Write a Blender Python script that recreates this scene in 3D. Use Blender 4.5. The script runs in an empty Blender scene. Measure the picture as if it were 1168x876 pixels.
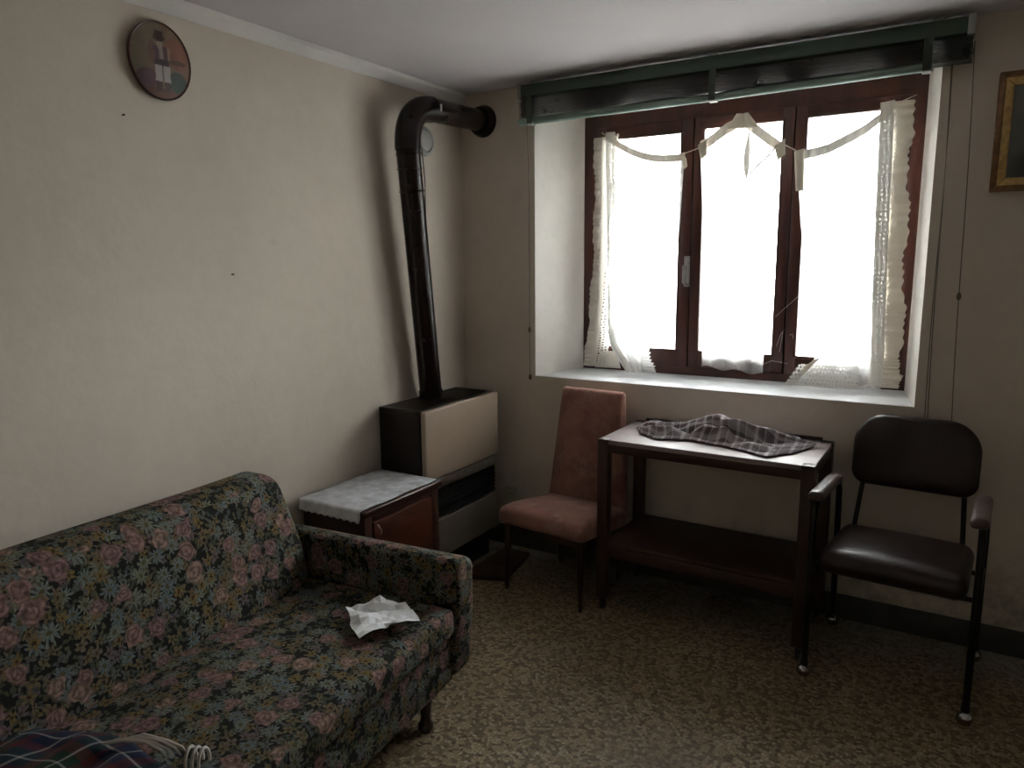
import bpy, bmesh, math, random
from mathutils import Vector, Matrix, noise
random.seed(7)
S = bpy.context.scene
COL = S.collection

# ------------------------------------------------------------------ camera
YAW, PITCH, ROLL, FPX = math.radians(31.364), math.radians(9.536), math.radians(-0.551), 828.0
cam_d = bpy.data.cameras.new('camera'); cam = bpy.data.objects.new('camera', cam_d); COL.objects.link(cam)
cam_d.sensor_fit = 'HORIZONTAL'; cam_d.sensor_width = 36.0; cam_d.lens = FPX * 36.0 / 1168.0
cam_d.clip_start = 0.05
_f = Vector((-math.sin(YAW) * math.cos(PITCH), math.cos(YAW) * math.cos(PITCH), -math.sin(PITCH)))
_r = Vector((math.cos(YAW), math.sin(YAW), 0)); _u = _r.cross(_f)
_r2 = math.cos(ROLL) * _r + math.sin(ROLL) * _u; _u2 = -math.sin(ROLL) * _r + math.cos(ROLL) * _u
_m = Matrix((_r2, _u2, -_f)).transposed().to_4x4(); _m.translation = (2.225, -3.175, 1.5)
cam.matrix_world = _m
S.camera = cam

# ------------------------------------------------------------------ sky, exposure
SKY = 35.0
w = bpy.data.worlds.new('overcast_sky'); S.world = w; w.use_nodes = True
bg = w.node_tree.nodes.get('Background') or w.node_tree.nodes.new('ShaderNodeBackground')
bg.inputs[0].default_value = (0.985, 0.985, 1.0, 1); bg.inputs[1].default_value = SKY
S.view_settings.view_transform = 'Standard'; S.view_settings.look = 'None'
S.view_settings.gamma = 1.0; S.view_settings.use_curve_mapping = False
S.view_settings.exposure = 0.0
# sampling portal in the window opening (no light of its own)
pl = bpy.data.lights.new('sky_portal', 'AREA'); pl.shape = 'RECTANGLE'; pl.size = 1.55; pl.size_y = 1.36
pl.cycles.is_portal = True
po = bpy.data.objects.new('sky_portal', pl); COL.objects.link(po)
po.location = (1.325, 0.335, 1.575); po.rotation_euler = (-math.pi / 2, 0, 0)

# ------------------------------------------------------------------ material helpers
class NT:
    def __init__(s, name):
        s.m = bpy.data.materials.new(name); s.m.use_nodes = True
        s.t = s.m.node_tree; s.t.nodes.clear()
        s.out = s.t.nodes.new('ShaderNodeOutputMaterial')
    def n(s, typ, **kw):
        x = s.t.nodes.new('ShaderNode' + typ)
        for k, v in kw.items(): setattr(x, k, v)
        return x
    def set(s, sock, v):
        if hasattr(v, 'is_linked') or isinstance(v, bpy.types.NodeSocket): s.t.links.new(v, sock)
        elif isinstance(v, (tuple, list)):
            n = len(sock.default_value)
            v = tuple(v)
            if len(v) < n: v = v + (1.0,) * (n - len(v))
            sock.default_value = v[:n]
        else: sock.default_value = v
    def math(s, op, a, b=None, c=None, clamp=False):
        x = s.n('Math', operation=op, use_clamp=clamp)
        s.set(x.inputs[0], a)
        if b is not None: s.set(x.inputs[1], b)
        if c is not None: s.set(x.inputs[2], c)
        return x.outputs[0]
    def vmath(s, op, a, b=None, out=0):
        x = s.n('VectorMath', operation=op)
        s.set(x.inputs[0], a)
        if b is not None:
            if op == 'SCALE': s.set(x.inputs['Scale'], b)
            else: s.set(x.inputs[1], b)
        return x.outputs['Value'] if op in ('LENGTH', 'DOT_PRODUCT', 'DISTANCE') else x.outputs[0]
    def mix(s, f, a, b, blend='MIX'):
        x = s.n('Mix', data_type='RGBA', blend_type=blend)
        s.set(x.inputs[0], f); s.set(x.inputs[6], a); s.set(x.inputs[7], b)
        return x.outputs[2]
    def coord(s, which='Object'):
        return s.n('TexCoord').outputs[which]
    def noise(s, vec, scale, detail=4, rough=.55, dim='3D'):
        x = s.n('TexNoise', noise_dimensions=dim); s.set(x.inputs['Vector'], vec)
        x.inputs['Scale'].default_value = scale; x.inputs['Detail'].default_value = detail
        x.inputs['Roughness'].default_value = rough
        return x.outputs['Fac']
    def ramp(s, fac, stops, interp='LINEAR'):
        x = s.n('ValToRGB'); s.set(x.inputs[0], fac); cr = x.color_ramp; cr.interpolation = interp
        while len(cr.elements) < len(stops): cr.elements.new(0.5)
        for e, (p, c) in zip(cr.elements, stops):
            e.position = p; e.color = (tuple(c) + (1,))[:4] if not isinstance(c, (int, float)) else (c, c, c, 1)
        return x.outputs[0]
    def sep(s, v):
        x = s.n('SeparateXYZ'); s.set(x.inputs[0], v); return x.outputs
    def mapping(s, v, scale=(1, 1, 1), loc=(0, 0, 0), rot=(0, 0, 0)):
        x = s.n('Mapping'); s.set(x.inputs[0], v); x.inputs['Scale'].default_value = scale
        x.inputs['Location'].default_value = loc; x.inputs['Rotation'].default_value = rot
        return x.outputs[0]
    def bump(s, h, strength=.3, dist=.01):
        x = s.n('Bump'); x.inputs['Strength'].default_value = strength; x.inputs['Distance'].default_value = dist
        s.set(x.inputs['Height'], h); return x.outputs[0]
    def principled(s, base, rough=.5, metal=0., spec=.5, normal=None, sheen=0., coat=0., finish=True):
        x = s.n('BsdfPrincipled')
        s.set(x.inputs['Base Color'], base); s.set(x.inputs['Roughness'], rough); s.set(x.inputs['Metallic'], metal)
        s.set(x.inputs['Specular IOR Level'], spec)
        if sheen: x.inputs['Sheen Weight'].default_value = sheen
        if coat: x.inputs['Coat Weight'].default_value = coat; x.inputs['Coat Roughness'].default_value = .12
        if normal is not None: s.set(x.inputs['Normal'], normal)
        if finish: s.t.links.new(x.outputs[0], s.out.inputs[0])
        return x.outputs[0]

def col(c, k): return tuple(max(0, min(1, v * k)) for v in c)

def M_basic(name, base, rough=.5, metal=0., spec=.5, var=.15, vscale=9., bump=0., bscale=60., sheen=0., coat=0.):
    t = NT(name); co = t.coord()
    f = t.ramp(t.noise(co, vscale), [(.3, 0.), (.7, 1.)])
    c = t.mix(f, col(base, 1 - var), col(base, 1 + var))
    nm = t.bump(t.noise(co, bscale, 5), bump, .004) if bump else None
    rr = t.math('ADD', t.math('MULTIPLY', t.noise(co, vscale * 2.3), .16), rough - .08)
    t.principled(c, rr, metal, spec, nm, sheen, coat)
    return t.m

def M_wood(name, a, b, axis=0, scale=6., rough=.4, coat=0., stretch=.12):
    t = NT(name); co = t.coord()
    sc = [1, 1, 1]; sc[axis] = stretch
    v = t.mapping(co, tuple(x * scale for x in sc))
    n1 = t.noise(v, 3.2, 6, .62); n2 = t.noise(v, 14., 4, .6)
    f = t.math('ADD', t.math('MULTIPLY', n1, .75), t.math('MULTIPLY', n2, .3))
    c = t.ramp(f, [(.32, a), (.5, tuple((x + y) / 2 for x, y in zip(a, b))), (.72, b)])
    t.principled(c, rough, 0, .5, t.bump(n2, .08, .002), coat=coat)
    return t.m

# walls -----------------------------------------------------------------
def M_wall(name, base, mold=False, rough=.82, spec=.25):
    t = NT(name); co = t.coord()
    big = t.ramp(t.noise(co, 1.3, 5, .6), [(.3, 0.), (.75, 1.)])
    c = t.mix(big, col(base, .93), col(base, 1.04))
    fine = t.ramp(t.noise(co, 14, 6, .7), [(.35, 0.), (.7, 1.)])
    c = t.mix(t.math('MULTIPLY', fine, .10), c, (.30, .27, .20))
    # small scuffs and smudges
    sc = t.ramp(t.noise(t.mapping(co, (1, 1, 1), (3.1, 7.7, 1.2)), 3.7, 8, .75), [(.66, 0.), (.78, 1.)])
    c = t.mix(t.math('MULTIPLY', sc, .25), c, (.25, .23, .18))
    if mold:
        z = t.sep(co)[2]
        m = t.math('MULTIPLY_ADD', z, -3.2, 1.55, clamp=True)
        spots = t.ramp(t.noise(t.mapping(co, (1, 1, 1), (5, 1, 9)), 7.5, 8, .72), [(.45, 0.), (.62, 1.)])
        mm = t.math('MULTIPLY', t.math('MULTIPLY', m, spots), .55)
        c = t.mix(mm, c, (.10, .105, .075))
        peel = t.ramp(t.noise(t.mapping(co, (1, 1, 1), (2, 8, 4)), 5.2, 5, .6), [(.62, 0.), (.66, 1.)])
        m2 = t.math('MULTIPLY_ADD', z, -5., 1.3, clamp=True)
        c = t.mix(t.math('MULTIPLY', t.math('MULTIPLY', peel, m2), .6), c, (.36, .27, .2))
    h = t.math('ADD', t.noise(co, 30, 5, .6), t.math('MULTIPLY', t.noise(co, 5, 3), .8))
    t.principled(c, rough, 0, spec, t.bump(h, .25 if rough > .6 else .12, .006))
    return t.m

def M_floor():
    t = NT('terrazzo_floor'); co = t.coord()
    wv = t.n('TexNoise'); t.set(wv.inputs['Vector'], co); wv.inputs['Scale'].default_value = 40
    d = t.vmath('SCALE', t.vmath('SUBTRACT', wv.outputs['Color'], (.5, .5, .5)), .012)
    p = t.vmath('ADD', co, d)
    v1 = t.n('TexVoronoi', voronoi_dimensions='2D'); t.set(v1.inputs['Vector'], p); v1.inputs['Scale'].default_value = 78
    r = t.sep(v1.outputs['Color'])
    chip = t.ramp(r[0], [(0, (.055, .038, .020)), (.3, (.11, .080, .046)), (.5, (.21, .165, .100)), (.8, (.28, .23, .15)), (1, (.34, .29, .21))])
    edge = t.n('TexVoronoi', voronoi_dimensions='2D', feature='DISTANCE_TO_EDGE'); t.set(edge.inputs['Vector'], p); edge.inputs['Scale'].default_value = 78
    e = t.ramp(edge.outputs[0], [(.03, 0.), (.13, 1.)])
    c = t.mix(e, (.13, .098, .058), chip)
    big = t.ramp(t.noise(co, 2.2, 4), [(.35, 0.), (.7, 1.)])
    c = t.mix(t.math('MULTIPLY', big, .3), c, (.13, .095, .055))
    c = t.mix(1., c, (1.35, 1.33, 1.3), 'MULTIPLY')
    # plaster dust lying along the foot of the wall
    s = t.sep(co); y = s[1]
    dm = t.math('MULTIPLY_ADD', y, 3.2, 1.12, clamp=True)
    dn = t.ramp(t.noise(co, 6.5, 6, .65), [(.38, 0.), (.66, 1.)])
    c = t.mix(t.math('MULTIPLY', t.math('MULTIPLY', dm, dn), .9), c, (.34, .36, .36))
    rg = t.math('MULTIPLY_ADD', t.noise(co, 9, 4), .3, .36)
    t.principled(c, rg, 0, .35, t.bump(t.noise(co, 90, 3), .05, .002))
    return t.m

# floral upholstery ----------------------------------------------------------
def M_floral():
    t = NT('floral_tapestry'); uv0 = t.coord('UV')
    nz = t.n('TexNoise', noise_dimensions='2D'); t.set(nz.inputs['Vector'], uv0); nz.inputs['Scale'].default_value = 34; nz.inputs['Detail'].default_value = 3
    uv = t.vmath('ADD', uv0, t.vmath('SCALE', t.vmath('SUBTRACT', nz.outputs['Color'], (.5, .5, .5)), .022))
    c = t.mix(t.noise(uv, 120, 3), (.006, .007, .006), (.022, .022, .019))
    def layer(c, scale, petals, thr, amp, off, presence, cols, centre=None, soft=14., swirl=False):
        v = t.mapping(uv, (scale, scale, 1), (off, off * 1.7, 0))
        vo = t.n('TexVoronoi', voronoi_dimensions='2D'); t.set(vo.inputs['Vector'], v)
        vo.inputs['Scale'].default_value = 1; vo.inputs['Randomness'].default_value = .82
        d = t.vmath('SUBTRACT', v, vo.outputs['Position']); dx = t.sep(d)
        rnd = t.sep(vo.outputs['Color'])
        dist = t.math('SQRT', t.math('ADD', t.math('MULTIPLY', dx[0], dx[0]), t.math('MULTIPLY', dx[1], dx[1])))
        ang = t.math('ADD', t.math('ARCTAN2', dx[1], dx[0]), t.math('MULTIPLY', rnd[1], 6.28))
        pet = t.math('COSINE', t.math('MULTIPLY', ang, float(petals)))
        rad = t.math('MULTIPLY', t.math('MULTIPLY_ADD', rnd[1], .35, .8), thr)
        rr = t.math('MULTIPLY', rad, t.math('MULTIPLY_ADD', pet, amp, 1 - amp))
        if swirl:
            rr = t.math('MULTIPLY', rr, t.math('MULTIPLY_ADD', t.noise(v, 4.2, 4, .65), 1.5, .22))
        mask = t.math('MULTIPLY', t.math('SUBTRACT', rr, dist), soft, clamp=True)
        pres = t.math('LESS_THAN', rnd[0], presence)
        mask = t.math('MULTIPLY', mask, pres)
        fc = t.ramp(rnd[2], cols, 'CONSTANT')
        q = t.math('DIVIDE', dist, rad, clamp=True)
        sh = t.math('MULTIPLY_ADD', t.noise(v, 9 if not swirl else 5.5, 5, .75), 2.2, -.15, clamp=False)
        sh = t.math('MAXIMUM', sh, .12)
        sh = t.math('MULTIPLY', sh, t.math('MULTIPLY_ADD', pet, .18, .95))
        fc = t.mix(1., fc, sh, 'MULTIPLY')
        if swirl:
            ringp = t.math('SINE', t.math('ADD', t.math('MULTIPLY', q, 15.), t.math('MULTIPLY', t.noise(v, 3.5, 3), 9.)))
            fc = t.mix(1., fc, t.math('MULTIPLY_ADD', ringp, .32, .95), 'MULTIPLY')
        if centre:
            fc = t.mix(t.math('LESS_THAN', q, .22), fc, centre)
        return t.mix(mask, c, fc)
    c = layer(c, 40, 2, .62, .45, 3.3, .8, [(0, (.055, .062, .035)), (.3, (.045, .058, .052)), (.6, (.085, .078, .048)), (.8, (.06, .068, .072))])
    c = layer(c, 33, 3, .56, .36, 6.3, .62, [(0, (.050, .060, .042)), (.35, (.085, .09, .08)), (.6, (.075, .065, .045)), (.8, (.09, .075, .08))])
    c = layer(c, 30, 5, .54, .25, 8.1, .62, [(0, (.125, .10, .055)), (.4, (.095, .11, .10)), (.65, (.13, .105, .08)), (.85, (.115, .09, .10))], (.05, .04, .02))
    c = layer(c, 19, 10, .54, .24, 1.7, .56, [(0, (.135, .16, .145)), (.4, (.11, .14, .145)), (.75, (.14, .15, .115))], (.08, .07, .035), 12)
    c = layer(c, 25, 5, .48, .22, 5.9, .30, [(0, (.155, .11, .042)), (.5, (.13, .10, .055))], (.05, .03, .015))
    c = layer(c, 13.5, 3, .47, .08, 4.4, .55, [(0, (.205, .125, .112)), (.45, (.18, .11, .105)), (.8, (.225, .15, .125))], None, 10, True)
    c = t.mix(1., c, (.92, .90, .87), 'MULTIPLY')
    weave = t.noise(t.mapping(uv, (900, 500, 1)), 1, 2)
    c = t.mix(.25, c, t.mix(weave, (.0, .0, .0), (1., 1., 1.)), 'SOFT_LIGHT')
    t.principled(c, .9, 0, .15, t.bump(weave, .25, .002))
    return t.m

def M_plaid(name, stops_u, stops_v, ku, kv, rough=.95):
    t = NT(name); uv = t.coord('UV'); s = t.sep(uv)
    a = t.ramp(t.math('FRACT', t.math('MULTIPLY', s[0], ku)), stops_u, 'CONSTANT')
    b = t.ramp(t.math('FRACT', t.math('MULTIPLY', s[1], kv)), stops_v, 'CONSTANT')
    twill = t.math('FRACT', t.math('MULTIPLY', t.math('ADD', s[0], s[1]), 300.))
    c = t.mix(t.math('MULTIPLY_ADD', twill, .4, .3), a, b)
    n = t.noise(uv, 260, 3)
    c = t.mix(.3, c, t.mix(n, (.15, .15, .15), (.9, .9, .9)), 'SOFT_LIGHT')
    t.principled(c, rough, 0, .08, t.bump(n, .3, .003), sheen=.04)
    return t.m

def M_lace(name, tint, cover, pattern, through=.5):
    """thin cotton: holes let the daylight straight through, threads glow from behind"""
    t = NT(name); uv = t.coord('UV'); s = t.sep(uv)
    if pattern == 'net':
        a = t.math('ABSOLUTE', t.math('SUBTRACT', t.math('FRACT', t.math('MULTIPLY', s[0], 190.)), .5))
        b = t.math('ABSOLUTE', t.math('SUBTRACT', t.math('FRACT', t.math('MULTIPLY', s[1], 190.)), .5))
        hole = t.math('MULTIPLY', t.math('LESS_THAN', a, .29), t.math('LESS_THAN', b, .29))
        flor = t.ramp(t.noise(uv, 11, 3, .5), [(.55, 0.), (.60, 1.)])
        hole = t.math('MULTIPLY', hole, t.math('SUBTRACT', 1., t.math('MULTIPLY', flor, .75)))
    elif pattern == 'band':
        vo = t.n('TexVoronoi', voronoi_dimensions='2D', feature='DISTANCE_TO_EDGE'); t.set(vo.inputs['Vector'], uv)
        vo.inputs['Scale'].default_value = 62; vo.inputs['Randomness'].default_value = .45
        hole = t.math('GREATER_THAN', vo.outputs[0], .25)
    else:
        hole = t.math('MULTIPLY', t.math('GREATER_THAN', t.noise(uv, 420, 2), .60), .06)
    hole = t.math('MULTIPLY', hole, 1 - cover)
    df = t.n('BsdfDiffuse'); df.inputs[0].default_value = tint + (1,)
    tl = t.n('BsdfTranslucent'); tl.inputs[0].default_value = tint + (1,)
    m1 = t.n('MixShader'); m1.inputs[0].default_value = through
    t.t.links.new(df.outputs[0], m1.inputs[1]); t.t.links.new(tl.outputs[0], m1.inputs[2])
    tr = t.n('BsdfTransparent')
    m2 = t.n('MixShader'); t.set(m2.inputs[0], hole)
    t.t.links.new(m1.outputs[0], m2.inputs[1]); t.t.links.new(tr.outputs[0], m2.inputs[2])
    t.t.links.new(m2.outputs[0], t.out.inputs[0])
    return t.m

def M_glass():
    t = NT('window_glass')
    tr = t.n('BsdfTransparent'); tr.inputs[0].default_value = (.94, .96, .95, 1)
    gl = t.n('BsdfGlossy'); gl.inputs['Roughness'].default_value = .03
    lw = t.n('Fresnel'); lw.inputs[0].default_value = 1.45
    m = t.n('MixShader'); t.t.links.new(lw.outputs[0], m.inputs[0])
    t.t.links.new(tr.outputs[0], m.inputs[1]); t.t.links.new(gl.outputs[0], m.inputs[2])
    t.t.links.new(m.outputs[0], t.out.inputs[0])
    return t.m

def M_attr(name, rough=.35, coat=0.):
    t = NT(name); a = t.n('Attribute'); a.attribute_name = 'paint'
    t.principled(a.outputs['Color'], rough, 0, .5, coat=coat)
    return t.m

WALLC = (.70, .625, .535)
MT = dict(
    wall=M_wall('cream_plaster', WALLC), wallb=M_wall('cream_plaster_damp', WALLC, True),
    ceil=M_basic('ceiling_paint', (.70, .665, .685), .85, spec=.2, var=.06, vscale=1.6, bump=.12, bscale=25),
    trim=M_basic('white_trim_paint', (.78, .755, .73), .7, var=.06, vscale=4, bump=.1),
    reveal=M_wall('white_reveal_plaster', (.92, .885, .835), False, .36, .6),
    sill=M_basic('chalky_white_sill', (.84, .86, .89), .42, var=.13, vscale=7, bump=.15, bscale=40),
    floor=M_floor(),
    base=M_basic('dark_grey_baseboard', (.045, .047, .043), .6, var=.4, vscale=11, bump=.15),
    frame=M_wood('mahogany_window_wood', (.026, .007, .005), (.075, .018, .011), 2, 7, .42),
    frameh=M_wood('mahogany_window_rail', (.045, .010, .007), (.12, .030, .018), 0, 7, .38),
    glass=M_glass(),
    chrome=M_basic('polished_chrome', (.42, .42, .43), .14, 1., var=.05),
    steel=M_basic('brushed_silver_metal', (.60, .62, .64), .3, 1., var=.1, vscale=30),
    floral=M_floral(),
    legwood=M_wood('dark_turned_wood', (.012, .006, .004), (.04, .016, .009), 2, 8, .35),
    trolley=M_wood('dark_trolley_wood', (.018, .007, .005), (.055, .020, .013), 0, 5, .42),
    trolleyv=M_wood('dark_trolley_leg_wood', (.018, .007, .005), (.055, .020, .013), 2, 5, .42),
    trolleytop=M_wood('reflection_toned_laminate_top', (.20, .155, .155), (.33, .28, .28), 0, 4, .42),  # window reflection on the dark top is put into this paler base colour
    redwood=M_wood('red_brown_shelf_wood', (.016, .005, .004), (.045, .013, .009), 0, 5, .5),
    cabinet=M_wood('walnut_veneer', (.018, .005, .003), (.085, .024, .011), 1, 5, .3, coat=.25, stretch=.55),
    cabdark=M_wood('dark_cabinet_wood', (.018, .007, .005), (.05, .018, .011), 0, 5, .3, coat=.3),
    heater=M_basic('dark_brown_enamel', (.012, .006, .005), .42, spec=.25, var=.2, vscale=5),
    heatpanel=M_basic('beige_enamel_panel', (.34, .265, .20), .4, var=.06, vscale=4),
    heatlow=M_basic('grey_beige_enamel', (.12, .10, .08), .45, var=.15, vscale=5),
    black=M_basic('black_plastic', (.010, .010, .012), .35, var=.2),
    pipe=M_basic('brown_enamel_pipe', (.010, .0045, .004), .25, var=.2, vscale=5, spec=.3),
    pink=M_basic('worn_pink_velvet', (.37, .175, .14), .85, spec=.15, var=.28, vscale=7, bump=.3, bscale=120, sheen=.35),
    vinyl=M_basic('oxblood_vinyl', (.018, .008, .008), .36, var=.25, vscale=6, bump=.12, bscale=160),
    armpad=M_basic('brown_moulded_armrest', (.085, .055, .050), .42, var=.2, vscale=12),
    tube=M_basic('black_steel_tube', (.012, .011, .012), .3, .4, var=.2),
    green=M_basic('green_painted_metal', (.042, .070, .050), .42, var=.15, vscale=4),
    greenl=M_basic('pale_green_metal', (.20, .275, .235), .45, var=.12, vscale=4),
    slat=M_basic('dark_green_slat', (.018, .026, .021), .3, var=.2, vscale=4),
    endcap=M_basic('grey_white_plastic', (.38, .38, .36), .5, var=.1),
    tape=M_basic('grey_ladder_tape', (.06, .075, .06), .8, var=.15),
    cord=M_basic('grey_brown_cord', (.14, .12, .085), .8, var=.2),
    cordl=M_basic('pale_string', (.62, .58, .50), .8, var=.1),
    net=M_lace('white_net_cotton', (.93, .92, .90), .08, 'net', .88),
    band=M_lace('lace_band_cotton', (.84, .81, .74), .965, 'band', .010),
    bandf=M_lace('faint_fold_lace', (.86, .82, .76), .955, 'band', .022),
    bando=M_lace('open_lace_cotton', (.86, .84, .79), .15, 'band', .15),
    bandl=M_lace('lace_edging_cotton', (.86, .83, .76), .15, 'band', .2),
    ruffl=M_lace('edging_ruffle_cotton', (.84, .80, .72), .3, 'plain', .2),
    hem=M_lace('net_hem_cotton', (.84, .82, .77), .55, 'net', .02),
    foot=M_lace('bright_gathered_cotton', (.86, .86, .85), .6, 'plain', .35),
    ruffle=M_lace('ruffle_cotton', (.86, .79, .68), .3, 'plain', .024),
    paper=M_basic('white_tissue_paper', (.88, .90, .93), .8, spec=.2, var=.04, vscale=20),
    runner=M_lace('grey_white_runner_lace', (.50, .52, .53), .95, 'plain'),
    plastic=M_basic('yellowed_plastic', (.42, .39, .31), .45, var=.1),
    gold=M_basic('gilded_frame', (.55, .36, .13), .42, .35, var=.35, vscale=40, bump=.3, bscale=90),
    golddark=M_basic('dark_gilded_edge', (.20, .10, .035), .45, .2, var=.3, vscale=40, bump=.2, bscale=90),
    paint=M_attr('glazed_painting', .45), photo=M_attr('grey_photograph', .35),
    nail=M_basic('dark_iron', (.03, .025, .02), .5, .6, var=.2),
    web=M_basic('dusty_web', (.5, .45, .42), .9, var=.1),
    board=M_basic('reddish_board', (.075, .026, .016), .55, var=.3, vscale=10),
    strand=M_basic('off_white_fringe', (.52, .49, .45), .9, var=.15),
)
gr = [(0, (.15, .13, .14)), (.28, (.60, .57, .59)), (.46, (.13, .11, .12)), (.66, (.10, .085, .09)), (.78, (.48, .45, .47)), (.86, (.19, .16, .175))]
def M_velvet():
    t = NT('worn_pink_velvet'); co = t.coord()
    a = t.ramp(t.noise(co, 5.5, 5, .65), [(.38, 0.), (.62, 1.)]); b = t.ramp(t.noise(t.mapping(co, (1, 1, 1), (4, 2, 7)), 9, 7, .75), [(.50, 0.), (.66, 1.)])
    c = t.mix(a, (.21, .095, .078), (.32, .165, .128)); c = t.mix(t.math('MULTIPLY', b, .5), c, (.42, .30, .235))
    n = t.noise(co, 150, 4)
    t.principled(c, .88, 0, .15, t.bump(n, .3, .003), sheen=.15); return t.m
MT['pink'] = M_velvet()
MT['scarf'] = M_plaid('grey_plaid_wool', gr, [(0, (.20, .18, .19)), (.3, (.55, .52, .54)), (.4, (.17, .13, .14)), (.7, (.30, .26, .28)), (.8, (.58, .56, .58))], 12., 9.)
tt = [(0, (.010, .014, .034)), (.22, (.26, .26, .25)), (.26, (.010, .014, .034)), (.42, (.075, .014, .014)), (.58, (.010, .026, .018)), (.74, (.26, .25, .24)), (.77, (.010, .026, .018)), (.9, (.06, .012, .012))]
MT['tartan'] = M_plaid('tartan_wool', tt, tt, 5.2, 5.2)

# ------------------------------------------------------------------ geometry helpers
def NB(): return bmesh.new()

def absorb(bm, tmp):
    me = bpy.data.meshes.new('tmp'); tmp.to_mesh(me); tmp.free(); bm.from_mesh(me); bpy.data.meshes.remove(me)

def box(bm, x0, x1, y0, y1, z0, z1, bev=0., seg=2):
    t = NB(); bmesh.ops.create_cube(t, size=1)
    for v in t.verts:
        v.co = Vector(((x0 + x1) / 2 + v.co.x * (x1 - x0), (y0 + y1) / 2 + v.co.y * (y1 - y0), (z0 + z1) / 2 + v.co.z * (z1 - z0)))
    if bev: bmesh.ops.bevel(t, geom=t.edges[:], offset=bev, segments=seg, profile=.5, affect='EDGES')
    absorb(bm, t); return bm

def hexa(bm, pts, bev=0., seg=2):
    """8 points: bottom ring of four, then top ring of four"""
    t = NB(); v = [t.verts.new(p) for p in pts]
    for f in ((3, 2, 1, 0), (4, 5, 6, 7), (0, 1, 5, 4), (1, 2, 6, 5), (2, 3, 7, 6), (3, 0, 4, 7)): t.faces.new([v[i] for i in f])
    bmesh.ops.recalc_face_normals(t, faces=t.faces[:])
    if bev: bmesh.ops.bevel(t, geom=t.edges[:], offset=bev, segments=seg, profile=.5, affect='EDGES')
    absorb(bm, t); return bm

def tube(bm, pts, r, n=12, caps=True):
    pts = [Vector(p) for p in pts]; k = len(pts)
    rs = r if isinstance(r, (list, tuple)) else [r] * k
    tans = []
    for i in range(k):
        a = pts[max(0, i - 1)]; b = pts[min(k - 1, i + 1)]; tans.append((b - a).normalized())
    up = Vector((0, 0, 1)) if abs(tans[0].z) < .9 else Vector((1, 0, 0))
    nrm = (up - tans[0] * up.dot(tans[0])).normalized(); rings = []
    for i in range(k):
        if i:
            q = tans[i - 1].rotation_difference(tans[i]); nrm = q @ nrm
            nrm = (nrm - tans[i] * nrm.dot(tans[i])).normalized()
        b = tans[i].cross(nrm)
        rings.append([bm.verts.new(pts[i] + (nrm * math.cos(2 * math.pi * j / n) + b * math.sin(2 * math.pi * j / n)) * rs[i]) for j in range(n)])
    for i in range(k - 1):
        for j in range(n):
            bm.faces.new((rings[i][j], rings[i][(j + 1) % n], rings[i + 1][(j + 1) % n], rings[i + 1][j]))
    if caps: bm.faces.new(rings[0][::-1]); bm.faces.new(rings[-1])
    return bm

def lathe(bm, prof, n=24, loc=(0, 0, 0), mat=None):
    loc = Vector(loc); rings = []
    for r, z in prof:
        ring = []
        for j in range(n):
            a = 2 * math.pi * j / n; p = Vector((r * math.cos(a), r * math.sin(a), z))
            if mat: p = mat @ p
            ring.append(bm.verts.new(p + loc))
        rings.append(ring)
    for i in range(len(rings) - 1):
        for j in range(n):
            bm.faces.new((rings[i][j], rings[i][(j + 1) % n], rings[i + 1][(j + 1) % n], rings[i + 1][j]))
    bm.faces.new(rings[0][::-1]); bm.faces.new(rings[-1])
    return bm

def ball(bm, c, r, n=14):
    prof = [(max(1e-4, r * math.sin(math.pi * i / 10)), -r * math.cos(math.pi * i / 10)) for i in range(11)]
    return lathe(bm, prof, n, c)

def rbox(bm, lo, hi, r, step=.05, fn=None):
    """rounded box with inner vertices, so it can be crowned or sheared by fn(p, t)"""
    c = [(a + b) / 2 for a, b in zip(lo, hi)]; h = [(b - a) / 2 for a, b in zip(lo, hi)]
    ax = []
    for i in range(3):
        rr = min(r, h[i] * .98); s = [-h[i] + rr * (1 - math.cos(math.pi / 2 * k / 4)) for k in range(5)]
        n = max(1, int(round((2 * h[i] - 2 * rr) / step))); a0 = -h[i] + rr; a1 = h[i] - rr
        s += [a0 + (a1 - a0) * k / n for k in range(1, n)] + [-x for x in s[::-1]]
        ax.append(s)
    t = NB(); cache = {}
    def V(p):
        key = tuple(round(x, 5) for x in p)
        if key not in cache: cache[key] = t.verts.new(p)
        return cache[key]
    for d in range(3):
        e, f = (d + 1) % 3, (d + 2) % 3
        for sgn in (-1, 1):
            for i in range(len(ax[e]) - 1):
                for j in range(len(ax[f]) - 1):
                    q = []
                    for (a, b) in ((i, j), (i + 1, j), (i + 1, j + 1), (i, j + 1)):
                        p = [0, 0, 0]; p[d] = sgn * h[d]; p[e] = ax[e][a]; p[f] = ax[f][b]; q.append(V(tuple(p)))
                    if len(set(q)) == 4: t.faces.new(q if sgn > 0 else q[::-1])
    for v in t.verts:
        p = v.co.copy(); k = Vector([max(-(h[i] - min(r, h[i] * .98)), min(h[i] - min(r, h[i] * .98), p[i])) for i in range(3)])
        d = p - k
        if d.length > 1e-9: p = k + Vector([d[i] for i in range(3)]).normalized() * r if r <= min(h) * .98 else k + d
        tt = Vector([p[i] / h[i] for i in range(3)])
        p = p + Vector(c)
        v.co = fn(p, tt) if fn else p
    absorb(bm, t); return bm

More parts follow.
